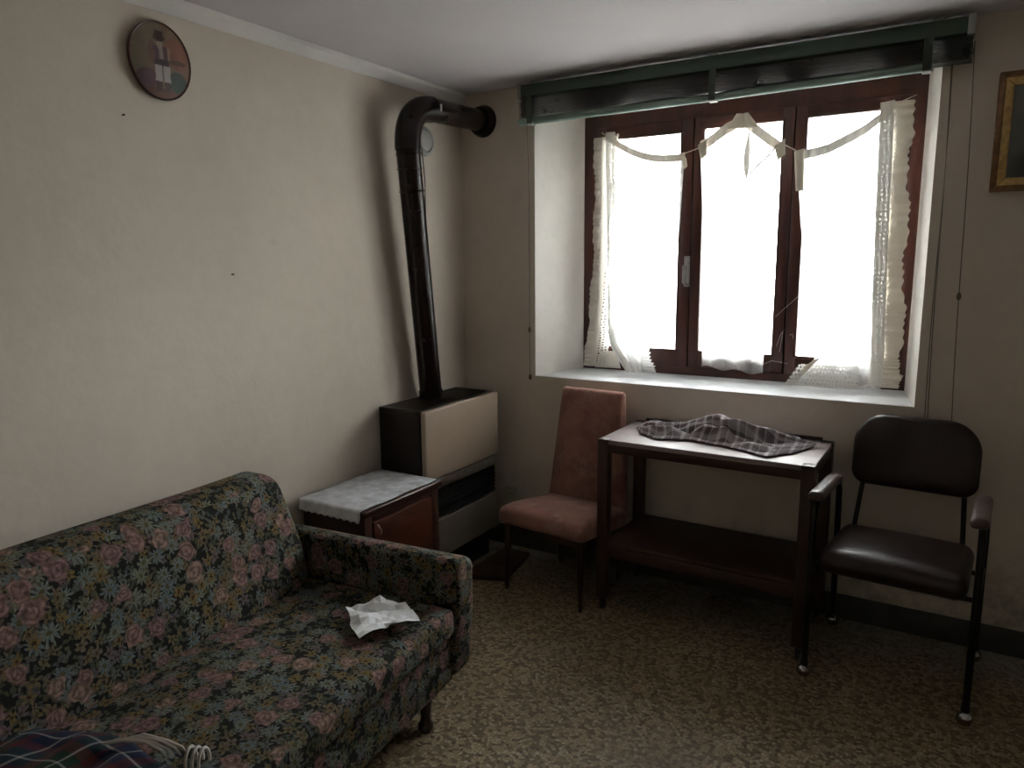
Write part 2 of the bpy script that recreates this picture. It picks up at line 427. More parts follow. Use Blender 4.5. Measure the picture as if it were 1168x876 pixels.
def grid(bm, fn, nu, nv, su=1., sv=1.):
    uvl = bm.loops.layers.uv.verify(); V = [[bm.verts.new(fn(i / nu, j / nv)) for j in range(nv + 1)] for i in range(nu + 1)]
    for i in range(nu):
        for j in range(nv):
            f = bm.faces.new((V[i][j], V[i + 1][j], V[i + 1][j + 1], V[i][j + 1]))
            for l, (a, b) in zip(f.loops, ((i, j), (i + 1, j), (i + 1, j + 1), (i, j + 1))): l[uvl].uv = (a / nu * su, b / nv * sv)
    return bm

def boxuv(bm, fold=None):
    uvl = bm.loops.layers.uv.verify()
    for f in bm.faces:
        n = f.normal; a = max(range(3), key=lambda i: abs(n[i]))
        for l in f.loops:
            p = l.vert.co
            if a == 2 and fold and fold[0] == 'x': l[uvl].uv = (p.y, fold[2] + fold[1] - p.x)
            elif a == 2 and fold: l[uvl].uv = (p.x + 3.3, fold[2] + p.y - fold[1])
            else: l[uvl].uv = ((p.y, p.z) if a == 0 else (p.x + 3.3, p.z) if a == 1 else (p.y, p.x + 1.7))

def rootloc(p):
    while p.parent: p = p.parent
    return p.location

def obj(name, bm, m, parent=None, w=False, smooth=30., solid=0., recalc=True, uv=False):
    """one mesh object; w=True means the bmesh is in world coordinates"""
    if w and parent: bmesh.ops.translate(bm, vec=-rootloc(parent), verts=bm.verts[:])
    if recalc: bmesh.ops.recalc_face_normals(bm, faces=bm.faces[:])
    bm.normal_update()
    if uv: boxuv(bm, None if uv is True else uv)
    me = bpy.data.meshes.new(name); bm.to_mesh(me); bm.free()
    me.materials.append(MT[m] if isinstance(m, str) else m)
    if smooth:
        me.polygons.foreach_set('use_smooth', [True] * len(me.polygons))
        me.set_sharp_from_angle(angle=math.radians(smooth))
    o = bpy.data.objects.new(name, me); COL.objects.link(o)
    if parent: o.parent = parent
    if solid:
        md = o.modifiers.new('thickness', 'SOLIDIFY'); md.thickness = solid; md.offset = 0
    return o

def thing(name, label, cat, loc=(0, 0, 0), rotz=0., group=None):
    o = bpy.data.objects.new(name, None); COL.objects.link(o); o.location = loc; o.rotation_euler = (0, 0, rotz)
    o.empty_display_size = .1; o['label'] = label; o['category'] = cat
    if group: o['group'] = group
    return o

def tag(o, label, cat, group=None):
    o['label'] = label; o['category'] = cat
    if group: o['group'] = group
    return o

def struct(o, label=None):
    o['kind'] = 'structure'
    if label: o['label'] = label
    return o

def lerp(a, b, t): return a + (b - a) * t
def curve(pts, t):
    """piecewise linear-smooth interpolation through (t, value...)"""
    for i in range(len(pts) - 1):
        if t <= pts[i + 1][0] or i == len(pts) - 2:
            a, b = pts[i], pts[i + 1]; k = (t - a[0]) / (b[0] - a[0]); k = max(0, min(1, k)); k = k * k * (3 - 2 * k) * .5 + k * .5
            return [lerp(x, y, k) for x, y in zip(a[1:], b[1:])]

# ================================================================== SETTING
H = 2.335
XR, YF = 4.0, -4.4           # unseen right wall and the wall behind the camera
WL, WR, WB, WT = .43, 2.12, .928, 2.245          # opening at the room face
IL, IR, IB, IT = .585, 2.06, .943, 2.262        # opening at the window
o = struct(obj('floor', box(NB(), -.15, XR + .15, YF - .15, .4, -.12, 0), 'floor', smooth=0), 'speckled brown and beige terrazzo floor')
struct(obj('ceiling', box(NB(), -.15, XR + .15, YF - .15, .4, H, H + .12), 'ceil', smooth=0), 'plain grey white ceiling')
struct(obj('wall_left', box(NB(), -.15, 0, YF - .15, .4, 0, H), 'wall', smooth=0), 'cream plaster wall behind the sofa')
struct(obj('wall_right', box(NB(), XR, XR + .15, YF - .15, .4, 0, H), 'wall', smooth=0), 'cream plaster wall')
struct(obj('wall_front', box(NB(), 0, XR, YF - .15, YF, 0, H), 'wall', smooth=0), 'cream plaster wall')
# back wall with a deep splayed window recess
bm = NB(); YO = .320
def ring(x0, x1, z0, z1, y): return [bm.verts.new(p) for p in ((x0, y, z0), (x1, y, z0), (x1, y, z1), (x0, y, z1))]
fo = ring(0, XR, 0, H, 0); fi = ring(WL, WR, WB, WT, 0); bi = ring(IL, IR, IB, IT, YO); bo = ring(0, XR, 0, H, YO)
for a, b in ((fo, fi), (bi, bo), (bo, fo)):
    for i in range(4): bm.faces.new((a[i], a[(i + 1) % 4], b[(i + 1) % 4], b[i]))
rev = []
for i in range(4): rev.append(bm.faces.new((fi[i], fi[(i + 1) % 4], bi[(i + 1) % 4], bi[i])))
wb = struct(obj('wall_back', bm, 'wallb', smooth=0), 'cream plaster wall with the window recess, damp near the floor')
wb.data.materials.append(MT['reveal'])
for p in wb.data.polygons:
    cx, cy, cz = p.center
    if .05 < cy < YO - .05 and .35 < cx < 2.2 and .9 < cz < 2.30: p.material_index = 1
struct(obj('ground', box(NB(), -18, 22, .40, 34, -.75, -.60), M_basic('outdoor_gravel', (.26, .25, .235), .9, var=.2, vscale=2), smooth=0), 'pale ground outdoors beyond the window')
bb = obj('baseboard_back', box(NB(), .0, XR, -.014, -.0005, 0, .105, .003), 'base'); struct(bb, 'dark grey baseboard under the window')
bm = NB()
t_ = [(0, -.0005, 2.292), (.012, 0, 2.292), (.05, 0, 2.322), (.05, 0, H - .0005), (.0005, 0, H - .0005)]
pr = [(.0005, 2.290), (.010, 2.288), (.040, 2.318), (.042, H - .0005), (.0005, H - .0005)]
a = [bm.verts.new((x, -.0005, z)) for x, z in pr]; b = [bm.verts.new((x, YF, z)) for x, z in pr]
for i in range(5): bm.faces.new((a[i], a[(i + 1) % 5], b[(i + 1) % 5], b[i]))
bm.faces.new(a); bm.faces.new(b[::-1])
struct(obj('trim_1', bm, 'trim', smooth=0), 'pale narrow moulding between left wall and ceiling')

# ------------------------------------------------------------------ window
win = bpy.data.objects.new('window_1', None); COL.objects.link(win); win.location = (1.325, .30, .945)
struct(win, 'dark mahogany window of three sashes')
obj('window_sill', hexa(NB(), [(WL + .002, .001, .905), (WR - .002, .001, .905), (IR - .002, YO - .01, .905), (IL + .002, YO - .01, .905),
                               (WL + .002, .001, .931), (WR - .002, .001, .931), (IR - .002, YO - .01, .947), (IL + .002, YO - .01, .947)], .003), 'sill', win, True)
Y0, Y1 = .274, .310
bm = NB()
box(bm, IL - .02, IL + .055, Y0, Y1, .945, 2.27, .005); box(bm, IR - .045, IR + .02, Y0, Y1, .945, 2.27, .005)
box(bm, IL + .05, IR - .04, Y0, Y1, 2.145, 2.27, .004); box(bm, IL + .05, IR - .04, Y0, Y1, .945, .985, .004)
box(bm, 1.095, 1.165,   .296, Y1, .985, 2.15, .003); box(bm, 1.540, 1.610, .296, Y1, .985, 2.15, .004)
obj('frame', bm, 'frame', win, True)
def sash(x0, x1, sl, sr, g0, g1):
    """stiles sl and sr wide, glass from g0 to g1 in height"""
    bm = NB(); ya, yb = .266, .298
    box(bm, x0, x0 + sl, ya, yb, .985, 2.15, .007); box(bm, x1 - sr, x1, ya, yb, .985, 2.15, .007)
    box(bm, x0 + sl - .004, x1 - sr + .004, ya + .002, yb, g1, 2.15, .006); box(bm, x0 + sl - .004, x1 - sr + .004, ya + .002, yb, .985, g0, .006)
    s = obj('sash', bm, 'frame', win, True)
    bm = NB()
    gx0, gx1, yb2 = x0 + sl, x1 - sr, ya - .004
    for q in ((gx0 - .012, gx0, g0, g1), (gx1, gx1 + .012, g0, g1)): box(bm, q[0], q[1], yb2 + .002, ya + .004, q[2], q[3], .003)
    for q in ((gx0 - .012, gx1 + .012, g0 - .012, g0), (gx0 - .012, gx1 + .012, g1, g1 + .012)): box(bm, q[0], q[1], yb2 + .002, ya + .004, q[2], q[3], .003)
    obj('glazing_bead', bm, 'frame', s, True)
    obj('pane', box(NB(), x0 + sl - .006, x1 - sr + .006,   .285, .289, g0 - .006, g1 + .006), 'glass', s, True, smooth=0)
    return s
s1 = sash(.635, 1.127, .055, .062, 1.070, 2.088)
s2 = sash(1.131, 1.572, .048, .052, 1.070, 2.096)
s3 = sash(1.576, 2.018, .050, .050, 1.070, 2.098)
bm = NB(); box(bm, 1.103, 1.131, .252, .266, 1.375, 1.520, .004); box(bm, 1.106, 1.120, .234, .254, 1.455, 1.475, .004); box(bm, 1.104, 1.122, .222, .236, 1.390, 1.478, .005)
h = obj('handle', bm, 'steel', s1, True); h['label'] = 'chrome handle'

# ------------------------------------------------------------------ venetian blind, drawn up
bl = thing('venetian_blind', 'green venetian blind drawn up above the window, its cords hanging down', 'blind', (1.30, -.03, 2.33))
XA, XB = .395, 2.212
bm = NB(); box(bm, XA + .016, XB - .022, -.10, -.03, 2.258, 2.314, .006); obj('headrail', bm, 'green', bl, True)
for x0, x1 in ((XA, XA + .018), (XB - .024, XB)):
    obj('end_cap', box(NB(), x0, x1, -.104, -.026, 2.252, 2.320, .004), 'endcap', bl, True)
for x in (.46, 1.30, 2.10): obj('bracket', box(NB(), x - .015, x + .015, -.07, -.001, 2.314, H - .001, .003), 'endcap', bl, True)
nsl = 15
for k in range(nsl):
    z = 2.172 + k * (2.252 - 2.172) / nsl; off = random.uniform(-.003, .003)
    t_ = NB(); x0 = XA + .006 + random.uniform(-.003, .003); x1 = XB - .004 + random.uniform(-.004, .004)
    yy = [-.098, -.082, -.064, -.046, -.030]; zz = [0, .0022, .003, .0022, 0]
    vs = [[t_.verts.new((x, y + off, z + dz)) for y, dz in zip(yy, zz)] for x in (x0, x1)]
    vt = [[t_.verts.new((x, y + off, z + dz + .0012)) for y, dz in zip(yy, zz)] for x in (x0, x1)]
    for i in range(4):
        t_.faces.new((vs[0][i], vs[0][i + 1], vs[1][i + 1], vs[1][i])); t_.faces.new((vt[0][i], vt[1][i], vt[1][i + 1], vt[0][i + 1]))
    for e in (0, 1):
        t_.faces.new([*vs[e], *vt[e][::-1]])
    t_.faces.new((vs[0][0], vs[1][0], vt[1][0], vt[0][0])); t_.faces.new((vs[0][4], vt[0][4], vt[1][4], vs[1][4]))
    obj('slat', t_, 'slat', bl, True, smooth=40)
# bottom rail: rounded, lower at the left end and twisted near its middle
bm = NB(); pts = []; rr = []
for k in range(25):
    t = k / 24; x = lerp(XA + .004, 2.093, t)
    pts.append((x, -.085 + .012 * math.sin(t * math.pi), lerp(2.150, 2.168, t) - .004 * math.exp(-((t - .52) / .06) ** 2)))
    rr.append(.0180 - .003 * math.exp(-((t - .52) / .05) ** 2))
tube(bm, pts, rr, 14); obj('bottom_rail', bm, 'greenl', bl, True)
for x, z0 in ((.462, 2.137), (1.315, 2.142), (2.075, 2.152)):
    obj('ladder_tape', box(NB(), x - .014, x + .014, -.1075, -.1035, z0, 2.262, .0015), 'tape', bl, True)
    obj('rail_clip', box(NB(), x - .016, x + .016, -.106, -.066, z0 - .006, z0 + .007, .003), 'endcap', bl, True)
def cordline(x0, x1, y, z0, z1, knots=(), r=.0017, nm='cord'):
    bm = NB(); pts = []
    for k in range(13):
        t = k / 12; pts.append((lerp(x0, x1, t) + .003 * math.sin(t * 7), lerp(y, -.018, min(1, t * 1.6)) + .002 * math.sin(t * 5), lerp(z0, z1, t)))
    tube(bm, pts, r, 6); c_ = obj(nm, bm, 'cord', bl, True)
    for z in knots:
        t = (z - z0) / (z1 - z0)
        obj('cord_knob', lathe(NB(), [(.003, -.014), (.007, -.010), (.008, 0), (.005, .012), (.003, .014)], 10, (lerp(x0, x1, t) + .003 * math.sin(t * 7), lerp(y, -.018, min(1, t * 1.6)) + .002 * math.sin(t * 5), z)), 'cord', c_, True)
cordline(.418, .408, -.055, 2.20, .925, (1.165, .925))
cordline(2.146, 2.172, -.055, 2.24, .70, (.70,)); cordline(2.150, 2.160, -.050, 2.24, .72, (.72,)); cordline(2.212, 2.255, -.050, 2.24, .66, (1.36, .66))

# ------------------------------------------------------------------ lace curtains
def sheet(bm, left, right, nu, nv, yfn, su, sv):
    """left/right: lists of (t, x, z) from top to bottom"""
    def f(u, v):
        l = curve(left, v); r = curve(right, v); x = lerp(l[0], r[0], u); z = lerp(l[1], r[1], u)
        return Vector((x, yfn(u, v, x, z), z))
    return grid(bm, f, nu, nv, su, sv)
def ruffle(bm, pts, width, n, amp, yoff):
    """gathered strip along a path of (x, y, z), standing out to one side"""
    uvl = bm.loops.layers.uv.verify(); prev = None
    for k in range(n + 1):
        t = k / n * (len(pts) - 1); i = min(int(t), len(pts) - 2); q = t - i
        p = Vector(pts[i]).lerp(Vector(pts[i + 1]), q)
        row = []
        for j in range(5):
            s = j / 4; wv = amp * (.25 + s) * math.sin(k * 1.25 + 1.9 * math.sin(k * .23) + .8 * math.sin(k * .071))
            row.append(bm.verts.new(p + Vector((width * s * (1 + .05 * math.sin(k * 1.25 + 1.9 * math.sin(k * .23)) + .12 * math.sin(k * .13) + .06 * math.sin(k * .37 + 1)), yoff + wv, .35 * wv))))
        if prev:
            for j in range(4):
                f = bm.faces.new((prev[j], prev[j + 1], row[j + 1], row[j]))
                for l, (a, b) in zip(f.loops, ((j, k - 1), (j + 1, k - 1), (j + 1, k), (j, k))): l[uvl].uv = (a * width / 4, b * .012)
        prev = row
    return bm
def strip(bm, path, wx, wz, n, y0, amp, su):
    def f(u, v):
        t = u * (len(path) - 1); i = min(int(t), len(path) - 2); q = t - i
        p = Vector(path[i]).lerp(Vector(path[i + 1]), q)
        return p + Vector((wx * v, y0 + amp * math.sin(u * 31), wz * v))
    return grid(bm, f, n, 4, su, .05)

# left curtain
cl = thing('lace_curtain', 'white lace curtain on the left sash, its lower corner swept forward onto the sill', 'curtain', (.80, .20, .935), group='lace curtains')
L_ = [(0, .700, 2.118), (.12, .702, 2.00), (.35, .716, 1.72), (.60, .728, 1.40), (.78, .740, 1.18), (.88, .765, 1.09), (.94, .805, 1.035), (1, .868, .957)]
R_ = [(0, 1.098, 1.990), (.12, 1.092, 1.90), (.35, 1.082, 1.66), (.60, 1.060, 1.38), (.78, 1.010, 1.20), (.88, .972, 1.10), (.94, .960, 1.045), (1, .962, .960)]
def yl(u, v, x, z):
    sag = .025 * math.sin(u * math.pi) * 0
    return .236 - .012 * math.sin(u * 17 + 2 * v) * (.3 + v * .5) - .045 * v ** 2 - .03 * max(0, v - .8) / .2
def left_f(u, v):
    l = curve(L_, v); r = curve(R_, v); x = lerp(l[0], r[0], u); z = lerp(l[1], r[1], u) - .055 * math.sin(u * math.pi) ** .8 * (1 - v) * .9
    return Vector((x, yl(u, v, x, z), z))
obj('panel', grid(NB(), left_f, 34, 40, .5, 1.1), 'net', cl, True, smooth=180)
def lhead(u, v):
    p = left_f(u, 0); return Vector((p.x, p.y - .004 - .004 * math.sin(u * 40), p.z + .006 - .034 * v))
obj('header', grid(NB(), lhead, 40, 3, .42, .035), 'ruffle', cl, True, smooth=180)
def lfold(u, v):   # turned-over hem along the free edge
    p = left_f(0, v); w_ = .050 + .012 * math.sin(v * 9) - .034 * min(1, v * 1.3)
    return Vector((p.x + u * w_, p.y - .006 - .010 * math.sin(u * math.pi), p.z + .02 * u * v))
def lsweep(u, v):   # the gathered foot that lies forward on the sill
    vv = .80 + .20 * v; p = left_f(0, vv); q = left_f(lerp(.22, .62, v), vv)
    r_ = p.lerp(q, u); r_.y -= .008 + .010 * math.sin(u * 9 + 1); return r_
obj('swept_foot', grid(NB(), lsweep, 12, 16, .12, .26), 'foot', cl, True, smooth=180)
obj('hem', grid(NB(), lfold, 6, 40, .06, 1.1), 'hem', cl, True, smooth=180)
obj('corner_ruffle', ruffle(NB(), [(.955, .148, .964), (.945, .150, 1.00), (.925, .153, 1.080)], .052, 40, .008, 0), 'foot', cl, True, smooth=180)
cb = thing('lace_edging', 'cream lace border strip with ruffle hanging against the left window jamb', 'curtain', (.63, .24, .947), group='lace curtains')
pb = [(.668, .240, 2.10), (.672, .238, 1.80), (.668, .236, 1.50), (.648, .234, 1.20), (.622, .232, .962)]
obj('lace_band', strip(NB(), [(x + .035, y, z) for x, y, z in pb], .062, .012, 50, 0, .004, 1.15), 'bandl', cb, True, smooth=180)
obj('plain_band', strip(NB(), [(x + .005, y - .003, z) for x, y, z in pb], .034, .004, 50, 0, .002, 1.15), 'ruffl', cb, True, smooth=180)
obj('ruffle', ruffle(NB(), [(x + .008, y - .004, z) for x, y, z in pb], -.040, 170, .006, 0), 'ruffl', cb, True, smooth=180)
obj('foot_band', sheet(NB(), [(0, .690, 1.045), (1, .650, .958)], [(0, .775, 1.05), (1, .800, .962)], 10, 6, lambda u, v, x, z: .236 - .01 * u, .12, .09), 'ruffl', cb, True, smooth=180)

# middle curtain, hitched up in a point
cm = thing('lace_curtain', 'white lace curtain of the middle sash, hitched up to a point at its top', 'curtain', (1.36, .24, 1.05), group='lace curtains')
def mid_top(u):
    return lerp(2.020, 2.122, u / .52) if u < .52 else lerp(2.122, 1.985, (u - .52) / .48)
def mid_f(u, v):
    xt = lerp(1.172, 1.530, u); xb = lerp(1.215, 1.500, u); zb = 1.002 - .018 * u + .008 * math.sin(u * 14)
    x = lerp(xt, xb, min(1, v * 1.5)); z = lerp(mid_top(u), zb, v)
    return Vector((x, .228 + .010 * math.sin(u * 15 + v * 3) - .012 * v, z))
obj('panel', grid(NB(), mid_f, 40, 40, .36, 1.08), 'net', cm, True, smooth=180)
def mhead(u, v):
    p = mid_f(u, 0); return Vector((p.x, p.y - .007 - .003 * math.sin(u * 60), p.z + .014 - .050 * v))
obj('header', grid(NB(), mhead, 60, 3, .42, .044), 'ruffle', cm, True, smooth=180)
for x0, x1, z0, z1 in ((1.165, 1.205, 2.018, 2.036), (1.502, 1.545, 1.985, 2.012)):
    obj('folded_corner', sheet(NB(), [(0, x0, z0), (1, x0 + .016, z0 - .062)], [(0, x1, z1), (1, x1 + .004, z1 - .066)], 6, 6, lambda u, v, x, z: .214 - .004 * math.sin(u * 3), .05, .07), 'ruffle', cm, True, smooth=180, solid=.004)
obj('peak_fold', sheet(NB(), [(0, 1.335, 2.135), (1, 1.295, 2.075)], [(0, 1.385, 2.135), (1, 1.435, 2.070)], 8, 6, lambda u, v, x, z: .212 - .006 * math.sin(u * 9), .1, .07), 'ruffle', cm, True, smooth=180, solid=.003)
def mfold(u, v):   # loose wedge falling from the point
    x = lerp(1.394, 1.392, v) + (u - .75) * .040 * math.sin(math.pi * min(1, v * .98 + .02)) ** .8 * (.3 + v * .7); z = lerp(2.075, 1.845, v)
    return Vector((x, .214 - .004 * math.sin(u * 3.1), z))
obj('fold', grid(NB(), mfold, 6, 16, .05, .22), 'bandf', cm, True, smooth=180)
fe = [(1.515, .212, 1.988), (1.478, .212, 1.945), (1.440, .211, 1.912), (1.408, .211, 1.880), (1.396, .211, 1.842), (1.392, .211, 1.79)]
bm = NB(); tube(bm, fe, [.0035, .004, .0045, .004, .003, .0015], 6)
for k in range(9):
    t = k / 9 * 4.2; i0 = int(t); p = Vector(fe[i0]).lerp(Vector(fe[i0 + 1]), t - i0)
    tube(bm, [p, p + Vector((.010, -.002, -.004)), p + Vector((.020, -.001, .0))], [.002, .0015, .0008], 5)
obj('gathered_edge', bm, 'cordl', cm, True)

# right curtain
cr = thing('lace_curtain', 'white lace curtain on the right sash with a lace border, spread out on the sill', 'curtain', (1.85, .22, .945), group='lace curtains')
L2 = [(0, 1.590, 1.948), (.10, 1.602, 1.86), (.30, 1.625, 1.66), (.50, 1.655, 1.46), (.68, 1.740, 1.28), (.78, 1.765, 1.18), (.88, 1.720, 1.07), (.95, 1.65, 1.00), (1, 1.612, .965)]
R2 = [(0, 1.955, 2.110), (.10, 1.960, 2.00), (.30, 1.968, 1.74), (.50, 1.974, 1.50), (.68, 1.982, 1.28), (.78, 1.986, 1.16), (.88, 1.990, 1.06), (.95, 1.992, 1.00), (1, 1.985, .960)]
def right_f(u, v):
    l = curve(L2, v); r = curve(R2, v); x = lerp(l[0], r[0], u); z = lerp(l[1], r[1], u) - .035 * math.sin(u * math.pi) * (1 - v) - .010 * math.sin(u * math.pi) * v
    return Vector((x, .232 - .010 * math.sin(u * 15 + v * 2) - .035 * v ** 2 - .05 * max(0, v - .85) / .15 * (1 - .6 * u), z))
obj('panel', grid(NB(), right_f, 34, 44, .42, 1.15), 'net', cr, True, smooth=180)
def rhead(u, v):
    p = right_f(u, 0); return Vector((p.x, p.y - .004 - .003 * math.sin(u * 50), p.z + .006 - .040 * v))
obj('header', grid(NB(), rhead, 44, 3, .42, .04), 'band', cr, True, smooth=180)
obj('folded_corner', sheet(NB(), [(0, 1.585, 1.955), (1, 1.600, 1.79)], [(0, 1.625, 1.965), (1, 1.632, 1.79)], 6, 8, lambda u, v, x, z: .216 - .004 * math.sin(u * 3), .05, .14), 'ruffle', cr, True, smooth=180, solid=.003)
pr_ = [(1.955, .224, 2.118), (1.962, .222, 1.80), (1.972, .218, 1.45), (1.986, .210, 1.10), (1.984, .196, .964)]
obj('lace_band', strip(NB(), [(x - .050, y - .004, z) for x, y, z in pr_], .052, .006, 60, 0, .003, 1.15), 'band', cr, True, smooth=180)
obj('ruffle', ruffle(NB(), [(x, y, z) for x, y, z in pr_], .066, 170, .005, 0), 'ruffle', cr, True, smooth=180)
obj('bottom_band', sheet(NB(), [(0, 1.665, 1.052), (1, 1.608, .958)], [(0, 1.90, 1.055), (1, 1.900, .954)], 22, 6, lambda u, v, x, z: .150 + .012 * u - .010 * v - .006 * math.sin(u * 12), .3, .1), 'bando', cr, True, smooth=180)
obj('corner_hem', sheet(NB(), [(0, 1.725, 1.075), (1, 1.606, .960)], [(0, 1.752, 1.085), (1, 1.640, .954)], 4, 14, lambda u, v, x, z: .142, .03, .14), 'ruffle', cr, True, smooth=180)
# string the curtains hang from
bm = NB()
tube(bm, [(.668, .254, 2.125), (.80, .254, 2.035), (.93, .254, 1.995), (1.07, .254, 1.987), (1.19, .254, 2.02), (1.36, .254, 2.128), (1.52, .254, 2.002), (1.60, .254, 1.955), (1.76, .254, 1.985), (1.97, .254, 2.118), (2.03, .256, 2.14)], .0022, 6)
tag(obj('curtain_string', bm, 'cordl'), 'thin pale string strung across the window frame holding up the lace', 'string')
bm = NB(); tube(bm, [(1.085, .232, 1.99), (1.098, .229, 1.965), (1.106, .228, 1.93), (1.100, .228, 1.92)], [.004, .010, .008, .003], 8)
tag(obj('fabric_loop', bm, 'ruffle'), 'small white fabric loop tied on the string by the left mullion', 'cloth')
# cobweb on the right mullion
cw = thing('cobweb', 'wispy grey cobweb threads across the foot of the right mullion', 'cobweb', (1.57, .25, 1.10))
for pts in ([(1.535, .250, 1.245), (1.575, .244, 1.285), (1.625, .250, 1.335)], [(1.545, .25, 1.11), (1.562, .243, 1.165), (1.578, .246, 1.19)],
            [(1.560, .246, 1.085), (1.566, .243, 1.13), (1.572, .246, 1.18)], [(1.600, .246, 1.165), (1.612, .243, 1.17), (1.618, .249, 1.15)],
            [(1.48, .25, 1.02), (1.53, .243, 1.045), (1.60, .25, 1.035)]): obj('thread', tube(NB(), pts, .0014, 5), 'web', cw, True)

# ================================================================== SOFA
so = thing('sofa', 'floral tapestry sofa with dark wooden feet along the left wall', 'sofa', (.188, -1.353, 0), math.radians(5.2))
LN = 1.95
def f_back(p, t):
    k = (p.z - .36) / .42
    p.x -= .085 * max(0, k)
    if t.x < 0: p.x += -t.x * .095 * max(0, k)
    p.x += .014 * (1 - t.y ** 2) * (1 - t.z ** 2) * (1 if t.x > 0 else 0)
    if t.z > 0: p.y += (.055 if t.y > 0 else 0) * -t.z
    p.z += .006 * math.sin(p.y * 4)
    return p
obj('backrest', rbox(NB(), (-.055, -LN + .125, .26), (.175, -.128, .802), .062, .06, f_back), 'floral', so, uv=('x', .083, .802), smooth=60)
def f_seat(p, t):
    if t.z > 0: p.z += .016 * (1 - t.x ** 2) * (1 - t.y ** 4) + .003 * math.sin(p.y * 9 + p.x * 5)
    return p
obj('seat_cushion', rbox(NB(), (.10, -LN + .125, .312), (.735, -.124, .405), .026, .06, f_seat), 'floral', so, uv=('x', .735, .405), smooth=60)
obj('base', rbox(NB(), (-.02, -LN + .05, .135), (.708, -.10, .314), .018, .08), 'floral', so, uv=True, smooth=60)
def f_arm(p, t):
    p.y += 0
    if t.z > .6: p.z -= .012 * (t.y + 1) * (1 if t.y > 0 else .2)
    if t.z < 0: p.x -= .02 * t.z * -1 * (1 if t.x > .5 else 0)
    return p
for y0, y1 in ((-.122, 0.), (-LN, -LN + .122)):
    obj('armrest', rbox(NB(), (-.10, y0, .145), (.738, y1, .560), .03, .05, f_arm), 'floral', so, uv=('y', y0, .56), smooth=60)
bm = NB(); bm_prof = [(.004, 0), (.020, 0), (.026, .010), (.026, .022), (.018, .034), (.016, .05), (.020, .08), (.026, .12), (.030, .138), (.004, .138)]
for a, b in ((.655, -.20), (.655, -LN + .20), (.03, -.18), (.03, -LN + .18)):
    obj('leg', lathe(NB(), bm_prof, 18, (a, b, 0)), 'legwood', so)

# crumpled paper on the seat
bm = NB()
def paper_f(u, v):
    a = Vector((.672, -1.640, 0)); b = Vector((.800, -1.515, 0)); c_ = Vector((.915, -1.575, 0)); d = Vector((.836, -1.752, 0))
    p = (a * (1 - u) + b * u) * (1 - v) + (d * (1 - u) + c_ * u) * v
    q = Vector((u * 4.2, v * 4.2, 3.7)); n1 = noise.cell(q + Vector((.3, .1, 0))) * 0
    n2 = abs(noise.noise(q * .55 + Vector((.4, .3, 0)))) * .040 + abs(noise.noise(q * 1.3 + Vector((5, 2, 1)))) * .012
    edge = .010 * abs(noise.noise(Vector((u * 6, v * 6, 9))))
    p.x += .012 * noise.noise(q * .9 + Vector((9, 0, 0))); p.y += .012 * noise.noise(q * .9 + Vector((0, 9, 0)))
    p.z = .432 + n2 * .9 + edge + .018 * math.exp(-((u - .55) ** 2 + (v - .15) ** 2) / .02)
    return p
grid(bm, paper_f, 9, 9); bmesh.ops.triangulate(bm, faces=bm.faces[:])
tag(obj('crumpled_paper', bm, 'paper', smooth=0, solid=.0008), 'crumpled white paper sheet lying on the sofa seat', 'paper')

# tartan blanket on the near part of the seat
bk = thing('tartan_blanket', 'navy green and red tartan blanket with white fringe heaped on the sofa', 'blanket', (.72, -2.45, .425))
def blank_f(u, v):
    a = lerp(.35, .925, u); y = lerp(-2.325, -2.80, v) - .11 * (1 - u) - .02 * math.sin(u * 9)
    q = Vector((a * 5, y * 5, 2.2))
    e = min(u, 1 - u, v, 1 - v) * 8; e = max(0, min(1, e))
    z = .428 + e * (.012 + .022 * abs(noise.noise(q)) + .008 * noise.noise(q * 2.7) + .014 * math.sin(a * 22 + y * 9) ** 2)
    return Vector((a, y, z))
obj('cloth', grid(NB(), blank_f, 44, 36, .62, .5), 'tartan', bk, True, smooth=180, solid=.006)
bm = NB()
for k in range(4):
    x = .735 + k * .010; y = -2.372 + .010 * k
    tube(bm, [(x - .05, y - .035, .456), (x - .01, y - .012, .464 + .002 * k), (x + .035 + .004 * k, y + .012, .462 - .003 * (k % 2)), (x + .075, y + .022, .450), (x + .095, y + .022, .440)], [.004, .004, .0038, .003, .002], 6)
obj('fringe', bm, 'strand', bk, True)
bm = NB()
for k in range(3):
    c0 = Vector((.898 + .010 * k, -2.338 + .006 * k, .448)); pts = []
    for j in range(13):
        a = math.pi * (j / 12) * 1.25 - .2; pts.append(c0 + Vector((-.006 * math.cos(a) + .004 * k, .018 * math.cos(a), .034 * math.sin(a))))
    tube(bm, pts, .0035, 6)
obj('fringe_loop', bm, 'strand', bk, True)

# ================================================================== NIGHTSTAND with runner
ns = thing('nightstand', 'low dark walnut cabinet with a veneered door between sofa and heater', 'cabinet', (.205, -.98, 0))
x0, x1, y0, y1 = .035, .362, -1.222, -.742
bm = NB(); box(bm, x0, x1, y0 + .008, y0 + .030, .02, .545, .003); box(bm, x0, x1, y1 - .030, y1 - .008, .02, .545, .003); box(bm, x0, x0 + .012, y0 + .02, y1 - .02, .02, .545)
box(bm, x0, x1 - .02, y0 + .02, y1 - .02, .05, .075)
obj('carcass', bm, 'cabdark', ns, True)
obj('top', box(NB(), x0 - .004, x1 + .018, y0 - .004, y1 + .004, .545, .570, .006, 3), 'cabdark', ns, True)
bm = NB(); box(bm, x1 - .006, x1 + .004, y0 + .008, y0 + .050, .02, .545, .002); box(bm, x1 - .006, x1 + .004, y1 - .050, y1 - .008, .02, .545, .002); box(bm, x1 - .006, x1 + .004, y0 + .05, y1 - .05, .515, .545, .002); box(bm, x1 - .006, x1 + .004, y0 + .05, y1 - .05, .02, .07, .002)
